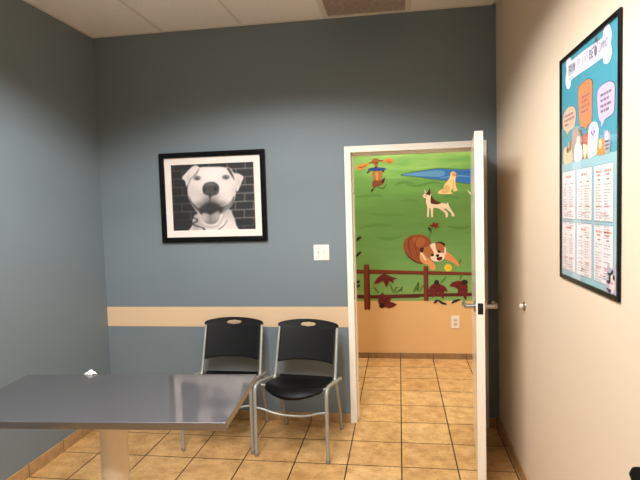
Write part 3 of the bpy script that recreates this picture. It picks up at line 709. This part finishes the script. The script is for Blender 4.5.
bone = [(-1.582,2.191),(-1.559,2.191),(-1.546,2.168),(-1.553,2.143),(-1.542,2.119),(-1.541,2.096),(-1.559,2.072),(-1.575,2.065),(-1.597,2.067),(-1.607,2.081),(-1.613,2.092),(-1.666,2.094),(-1.762,2.093),(-1.842,2.091),(-1.932,2.091),(-1.937,2.077),(-1.957,2.064),(-1.984,2.062),(-2.003,2.074),(-2.010,2.096),(-1.999,2.120),(-2.006,2.138),(-2.001,2.163),(-1.983,2.184),(-1.958,2.191),(-1.936,2.172),(-1.928,2.156),(-1.851,2.160),(-1.772,2.164),(-1.697,2.166),(-1.619,2.166),(-1.607,2.177)]
A.poly(bone, (228, 222, 234), 3, n=3)
OUT = (62, 66, 78)
def bubble(P, rgb):
    c = [sum(q[i] for q in P)/len(P) for i in (0, 1)]
    A.poly([(c[0]+(q[0]-c[0])*1.045, c[1]+(q[1]-c[1])*1.03) for q in P], OUT, 3); A.poly(P, rgb, 4)
bubble([(-1.697,2.038),(-1.726,2.050),(-1.783,2.053),(-1.820,2.046),(-1.839,2.028),(-1.836,1.978),(-1.834,1.909),(-1.824,1.894),(-1.795,1.890),(-1.774,1.876),(-1.756,1.889),(-1.724,1.894),(-1.708,1.919),(-1.700,1.980)], (236, 132, 84))
bubble([(-1.887,1.981),(-1.911,1.999),(-1.968,2.002),(-2.010,1.995),(-2.033,1.976),(-2.033,1.939),(-2.028,1.900),(-2.003,1.890),(-1.955,1.884),(-1.926,1.863),(-1.921,1.881),(-1.902,1.895),(-1.890,1.936)], (190, 178, 204))
bubble([(-1.506,1.946),(-1.522,1.976),(-1.564,1.991),(-1.617,1.989),(-1.656,1.974),(-1.667,1.946),(-1.656,1.913),(-1.620,1.899),(-1.582,1.896),(-1.565,1.886),(-1.546,1.901),(-1.515,1.916)], (222, 180, 148))
TX = (138, 106, 112)
def line(p, q, hgt, rgb, lay, gap=True):
    z = (p[1]+q[1])/2; y = max(p[0], q[0]); e = min(p[0], q[0])
    while y > e+.004:
        L = min(random.uniform(.012, .034), y-e); A.poly([(y, z-hgt/2), (y-L, z-hgt/2), (y-L, z+hgt/2), (y, z+hgt/2)], rgb, lay, False); y -= L+.006
for s_ in ([(-1.734,1.998),(-1.821,1.999)], [(-1.731,1.983),(-1.799,1.983)], [(-1.730,1.964),(-1.817,1.963)], [(-1.730,1.946),(-1.804,1.946)],
           [(-1.917,1.970),(-2.009,1.968)], [(-1.918,1.952),(-1.989,1.950)], [(-1.918,1.933),(-2.011,1.931)], [(-1.919,1.915),(-1.997,1.915)],
           [(-1.529,1.962),(-1.645,1.961)], [(-1.529,1.944),(-1.649,1.943)], [(-1.536,1.925),(-1.587,1.925)]):
    line(s_[0], s_[1], .0085, TX, 6)
# cartoon pets
Z4 = 0
A.poly([(-1.521,1.773),(-1.512,1.819),(-1.531,1.837),(-1.575,1.837),(-1.584,1.853),(-1.614,1.844),(-1.621,1.813),(-1.634,1.785),(-1.601,1.769)], (222, 190, 150), 3)
A.ell([(-1.570,1.823)][0], .016, .012, (92, 74, 62), 5); A.ell([(-1.601,1.835)][0], .012, .022, (140, 104, 76), 5)
A.poly([(-1.626,1.818),(-1.618,1.878),(-1.650,1.893),(-1.698,1.894),(-1.736,1.871),(-1.746,1.841),(-1.744,1.786),(-1.706,1.774),(-1.634,1.776)], (158, 134, 122), 4)
A.poly([(-1.651,1.777),(-1.659,1.828),(-1.690,1.840),(-1.716,1.830),(-1.738,1.812),(-1.738,1.779),(-1.695,1.768)], (240, 236, 236), 5); A.ell([(-1.695,1.845)][0], .018, .018, (226, 206, 190), 6)
A.poly([(-1.698,1.893),(-1.728,1.879),(-1.746,1.844),(-1.725,1.859),(-1.701,1.875)], (98, 82, 78), 6)
A.poly([(-1.736,1.776),(-1.743,1.849),(-1.765,1.859),(-1.798,1.869),(-1.805,1.849),(-1.795,1.816),(-1.801,1.778),(-1.773,1.774)], (184, 96, 70), 4); A.poly([(-1.746,1.824),(-1.773,1.823),(-1.793,1.812),(-1.776,1.775),(-1.758,1.777)], (238, 206, 180), 5)
A.poly([(-1.803,1.854),(-1.814,1.882),(-1.848,1.893),(-1.887,1.883),(-1.903,1.855),(-1.896,1.832),(-1.891,1.786),(-1.855,1.773),(-1.801,1.773),(-1.798,1.820)], (232, 226, 238), 6); A.ell([(-1.849,1.852)][0], .024, .026, (188, 182, 202), 7)
for e in [(-1.836,1.857),(-1.863,1.857),(-1.850,1.848)]: A.ell(e, .005, .005, (60, 56, 70), 8)
A.poly([(-1.888,1.776),(-1.891,1.814),(-1.894,1.830),(-1.919,1.821),(-1.938,1.826),(-1.952,1.812),(-1.955,1.775),(-1.919,1.771)], (240, 140, 72), 7); A.ell([(-1.919,1.807)][0], .012, .016, (252, 214, 180), 8)
A.poly([(-1.946,1.853),(-1.966,1.842),(-1.989,1.838),(-2.000,1.845),(-2.005,1.819),(-1.997,1.775),(-1.961,1.774),(-1.952,1.812)], (160, 158, 176), 6)
A.ell([(-1.973,1.827)][0], .014, .02, (206, 196, 206), 7)
for s_ in ([(-1.957,1.811),(-1.973,1.811),(-1.994,1.811)], [(-1.957,1.798),(-1.974,1.798),(-1.994,1.798)], [(-1.960,1.786),(-1.974,1.786),(-1.994,1.786)]): A.stroke(s_, .006, (96, 92, 112), 7)
# six cards of small print in two rows
cols = [[(-1.504,1.664),(-1.662,1.660)], [(-1.683,1.659),(-1.838,1.655)], [(-1.862,1.654),(-2.027,1.649)]]
rows = [[(-1.937,1.737),(-1.939,1.547)], [(-1.939,1.532),(-1.941,1.336)]]
RDT, GT = (230, 142, 132), (176, 170, 176)
for cl in cols:
    for rw in rows:
        y0_, y1_, zt, zb = cl[0][0], cl[1][0], rw[0][1], rw[1][1]
        A.poly([(y0_+.003, zb-.004), (y1_-.003, zb-.004), (y1_-.003, zt+.003), (y0_+.003, zt+.003)], (132, 160, 170), 2, False)
        A.poly([(y0_, zb), (y1_, zb), (y1_, zt), (y0_, zt)], (226, 214, 212), 4, False)
        wd = y0_-y1_; mid = (y0_+y1_)/2
        last = cl is cols[2]
        for hx, hl in (((.27, .34), (.74, .38)) if last else ((.5, .4),)):
            line((y0_-wd*(hx-hl/2), zt-.022), (y0_-wd*(hx+hl/2), zt-.022), .008, RDT, 6)
            if last: line((y0_-wd*(hx-.1), zt-.034), (y0_-wd*(hx+.1), zt-.034), .007, RDT, 6)
        for cx_ in (.27, .74): line((y0_-wd*(cx_-.07), zt-.05), (y0_-wd*(cx_+.07), zt-.05), .005, (128, 122, 128), 6)
        for c0 in (.08, .54):
            z = zt-.066; nl = random.randint(15, 20)
            for k in range(nl):
                L = random.uniform(.2, .38)
                if random.random() > .12: line((y0_-wd*c0, z), (y0_-wd*(c0+L), z), .0042, GT, 6)
                z -= .0095
            line((y0_-wd*(c0+.05), zb+.05), (y0_-wd*(c0+.3), zb+.05), .0045, RDT, 6)
        line((y0_-wd*.36, zb+.025), (y0_-wd*.64, zb+.025), .004, RDT, 6); line((y0_-wd*.28, zb+.017), (y0_-wd*.74, zb+.017), .004, GT, 6)
# grey tabby peering in at the bottom corner
cat = [(max(q[0], a0+.0005), max(q[1], b0+.0005)) for q in [(-1.986,1.413),(-2.004,1.397),(-2.027,1.397),(-2.048,1.415),(-2.061,1.386),(-2.062,1.306),(-2.046,1.297),(-2.003,1.296),(-1.973,1.315),(-1.980,1.357)]]
A.poly(cat, (170, 168, 184), 8, n=2)
def clampy(P): return [(max(q[0], a0+.001), q[1]) for q in P]
for s_ in ([(-1.987,1.376),(-2.009,1.373),(-2.023,1.383)], [(-1.978,1.348),(-2.002,1.348),(-2.014,1.353)], [(-1.979,1.325),(-2.002,1.319),(-2.020,1.323)], [(-2.003,1.305),(-2.024,1.304),(-2.045,1.313)], [(-2.019,1.389),(-2.025,1.381),(-2.033,1.391)]):
    A.stroke(clampy(s_), .012, (58, 56, 70), 9)
A.ell(clampy([(-2.025,1.346)])[0], .022, .03, (232, 204, 202), 9); A.ell(clampy([(-2.006,1.361)])[0], .008, .009, (40, 40, 44), 10); A.ell(clampy([(-2.039,1.367)])[0], .008, .009, (40, 40, 44), 10)
A.ell(clampy([(-2.025,1.346)])[0], .006, .005, (214, 96, 96), 10)
# lettering on the bone
def text_mesh(body, size, rgb, y_left, z_base, lay, width=None):
    cu = bpy.data.curves.new('t', 'FONT'); cu.body = body; cu.size = size; cu.align_x = 'LEFT'
    ob = bpy.data.objects.new('t', cu); C.objects.link(ob); bpy.context.view_layer.update()
    m = bpy.data.meshes.new_from_object(ob.evaluated_get(bpy.context.evaluated_depsgraph_get()))
    bpy.data.objects.remove(ob); bpy.data.curves.remove(cu)
    xs = [v.co.x for v in m.vertices]; k = 1 if width is None else width/(max(xs)-min(xs)); x0 = min(xs)
    idx = A.mi(rgb); vm = [A.bm.verts.new(A.p3(y_left-(v.co.x-x0)*k, z_base+v.co.y, lay)) for v in m.vertices]
    for p in m.polygons:
        try: f = A.bm.faces.new([vm[i] for i in p.vertices]); f.material_index = idx
        except ValueError: pass
    bpy.data.meshes.remove(m)
bl = max(q[0] for q in bone); brt = min(q[0] for q in bone); bw = bl-brt
zc_ = sum(q[1] for q in bone)/len(bone)-.012
text_mesh('PAW', .062, (72, 68, 76), bl-.09*bw, zc_, 6, .17*bw)
line((bl-.10*bw, zc_-.012), (bl-.24*bw, zc_-.012), .004, (150, 140, 150), 6)
for ch, c, k in (('P', (204, 184, 200), 0), ('L', (180, 198, 210), 1), ('A', (208, 192, 182), 2), ('N', (188, 204, 194), 3), ('S', (194, 182, 212), 4)):
    text_mesh(ch, .062, c, bl-(.30+.052*k)*bw, zc_, 6, .042*bw)
text_mesh('BE', .05, (104, 98, 106), bl-.575*bw, zc_+.004, 6, .085*bw)
yb = bl-.705*bw
A.ell((yb, zc_+.018), .013, .020, (120, 112, 120), 6)
for dy_, dz_ in ((-.016, .045), (-.005, .058), (.006, .056), (.016, .042)): A.ell((yb+dy_, zc_+dz_), .004, .010, (120, 112, 120), 6, 12)
text_mesh('GIVING', .046, (150, 142, 152), bl-.76*bw, zc_+.004, 6, .17*bw)
A.done('poster_print', po)
link('glass_pane', boxes(((XR-.0080, a0, b0), (XR-.0072, a1, b1))), PANE, po)

# ------------------------------------------------------------------ lamps
def area(name, loc, sx_, sy_, power, col, spread):
    l = bpy.data.lights.new(name, 'AREA'); l.shape = 'RECTANGLE'; l.size = sx_; l.size_y = sy_; l.energy = power; l.color = col; l.spread = math.radians(spread)
    o = bpy.data.objects.new(name, l); C.objects.link(o); o.location = loc
    return o
WARM = (1., .99, 1.)
# recessed 2x4 louvred ceiling lamps, tubes lengthwise: even output with a cut-off about 20 degrees below the horizontal
for x, y, pw in [(-.786+dx, y, 41) for dx in (-.27, .27) for y in (-1.42, -1.68, -1.94, -2.20, -2.46)]+[(-.786+dx, y, 100) for dx in (-.22, .22) for y in (-3.2, -3.8)]:
    l = bpy.data.lights.new('troffer_lamp', 'SPOT'); l.energy = pw; l.color = WARM; l.spot_size = math.radians(143); l.spot_blend = .10; l.shadow_soft_size = .16
    o = bpy.data.objects.new('troffer_lamp', l); C.objects.link(o); o.location = (x, y, ZC-.015)
for x in (-1.9, -.1, 1.7):
    area('hallway_lamp', (x, .92, ZC-.02), .55, .55, 23, (1., .98, .97), 170)
W = bpy.data.worlds.new('room_ambient'); SC.world = W; W.use_nodes = True
W.node_tree.nodes['Background'].inputs[0].default_value = (1, .93, .85, 1); W.node_tree.nodes['Background'].inputs[1].default_value = .0

# ------------------------------------------------------------------ camera
cd = bpy.data.cameras.new('camera'); cam = bpy.data.objects.new('camera', cd); C.objects.link(cam)
cd.sensor_fit = 'HORIZONTAL'; cd.sensor_width = 36; cd.lens = 29.423; cd.clip_start = .05
rt, up, bk = (0.988496, 0.148418, -0.029102), (0.019562, 0.065335, 0.997672), (0.149974, -0.986764, 0.06168)
cam.matrix_world = Matrix(((rt[0], up[0], bk[0], .02389), (rt[1], up[1], bk[1], -3.83091), (rt[2], up[2], bk[2], 1.62005), (0, 0, 0, 1)))
SC.camera = cam
SC.view_settings.view_transform = 'Standard'; SC.view_settings.look = 'None'
SC.view_settings.exposure = 0; SC.view_settings.gamma = 1; SC.view_settings.use_curve_mapping = False
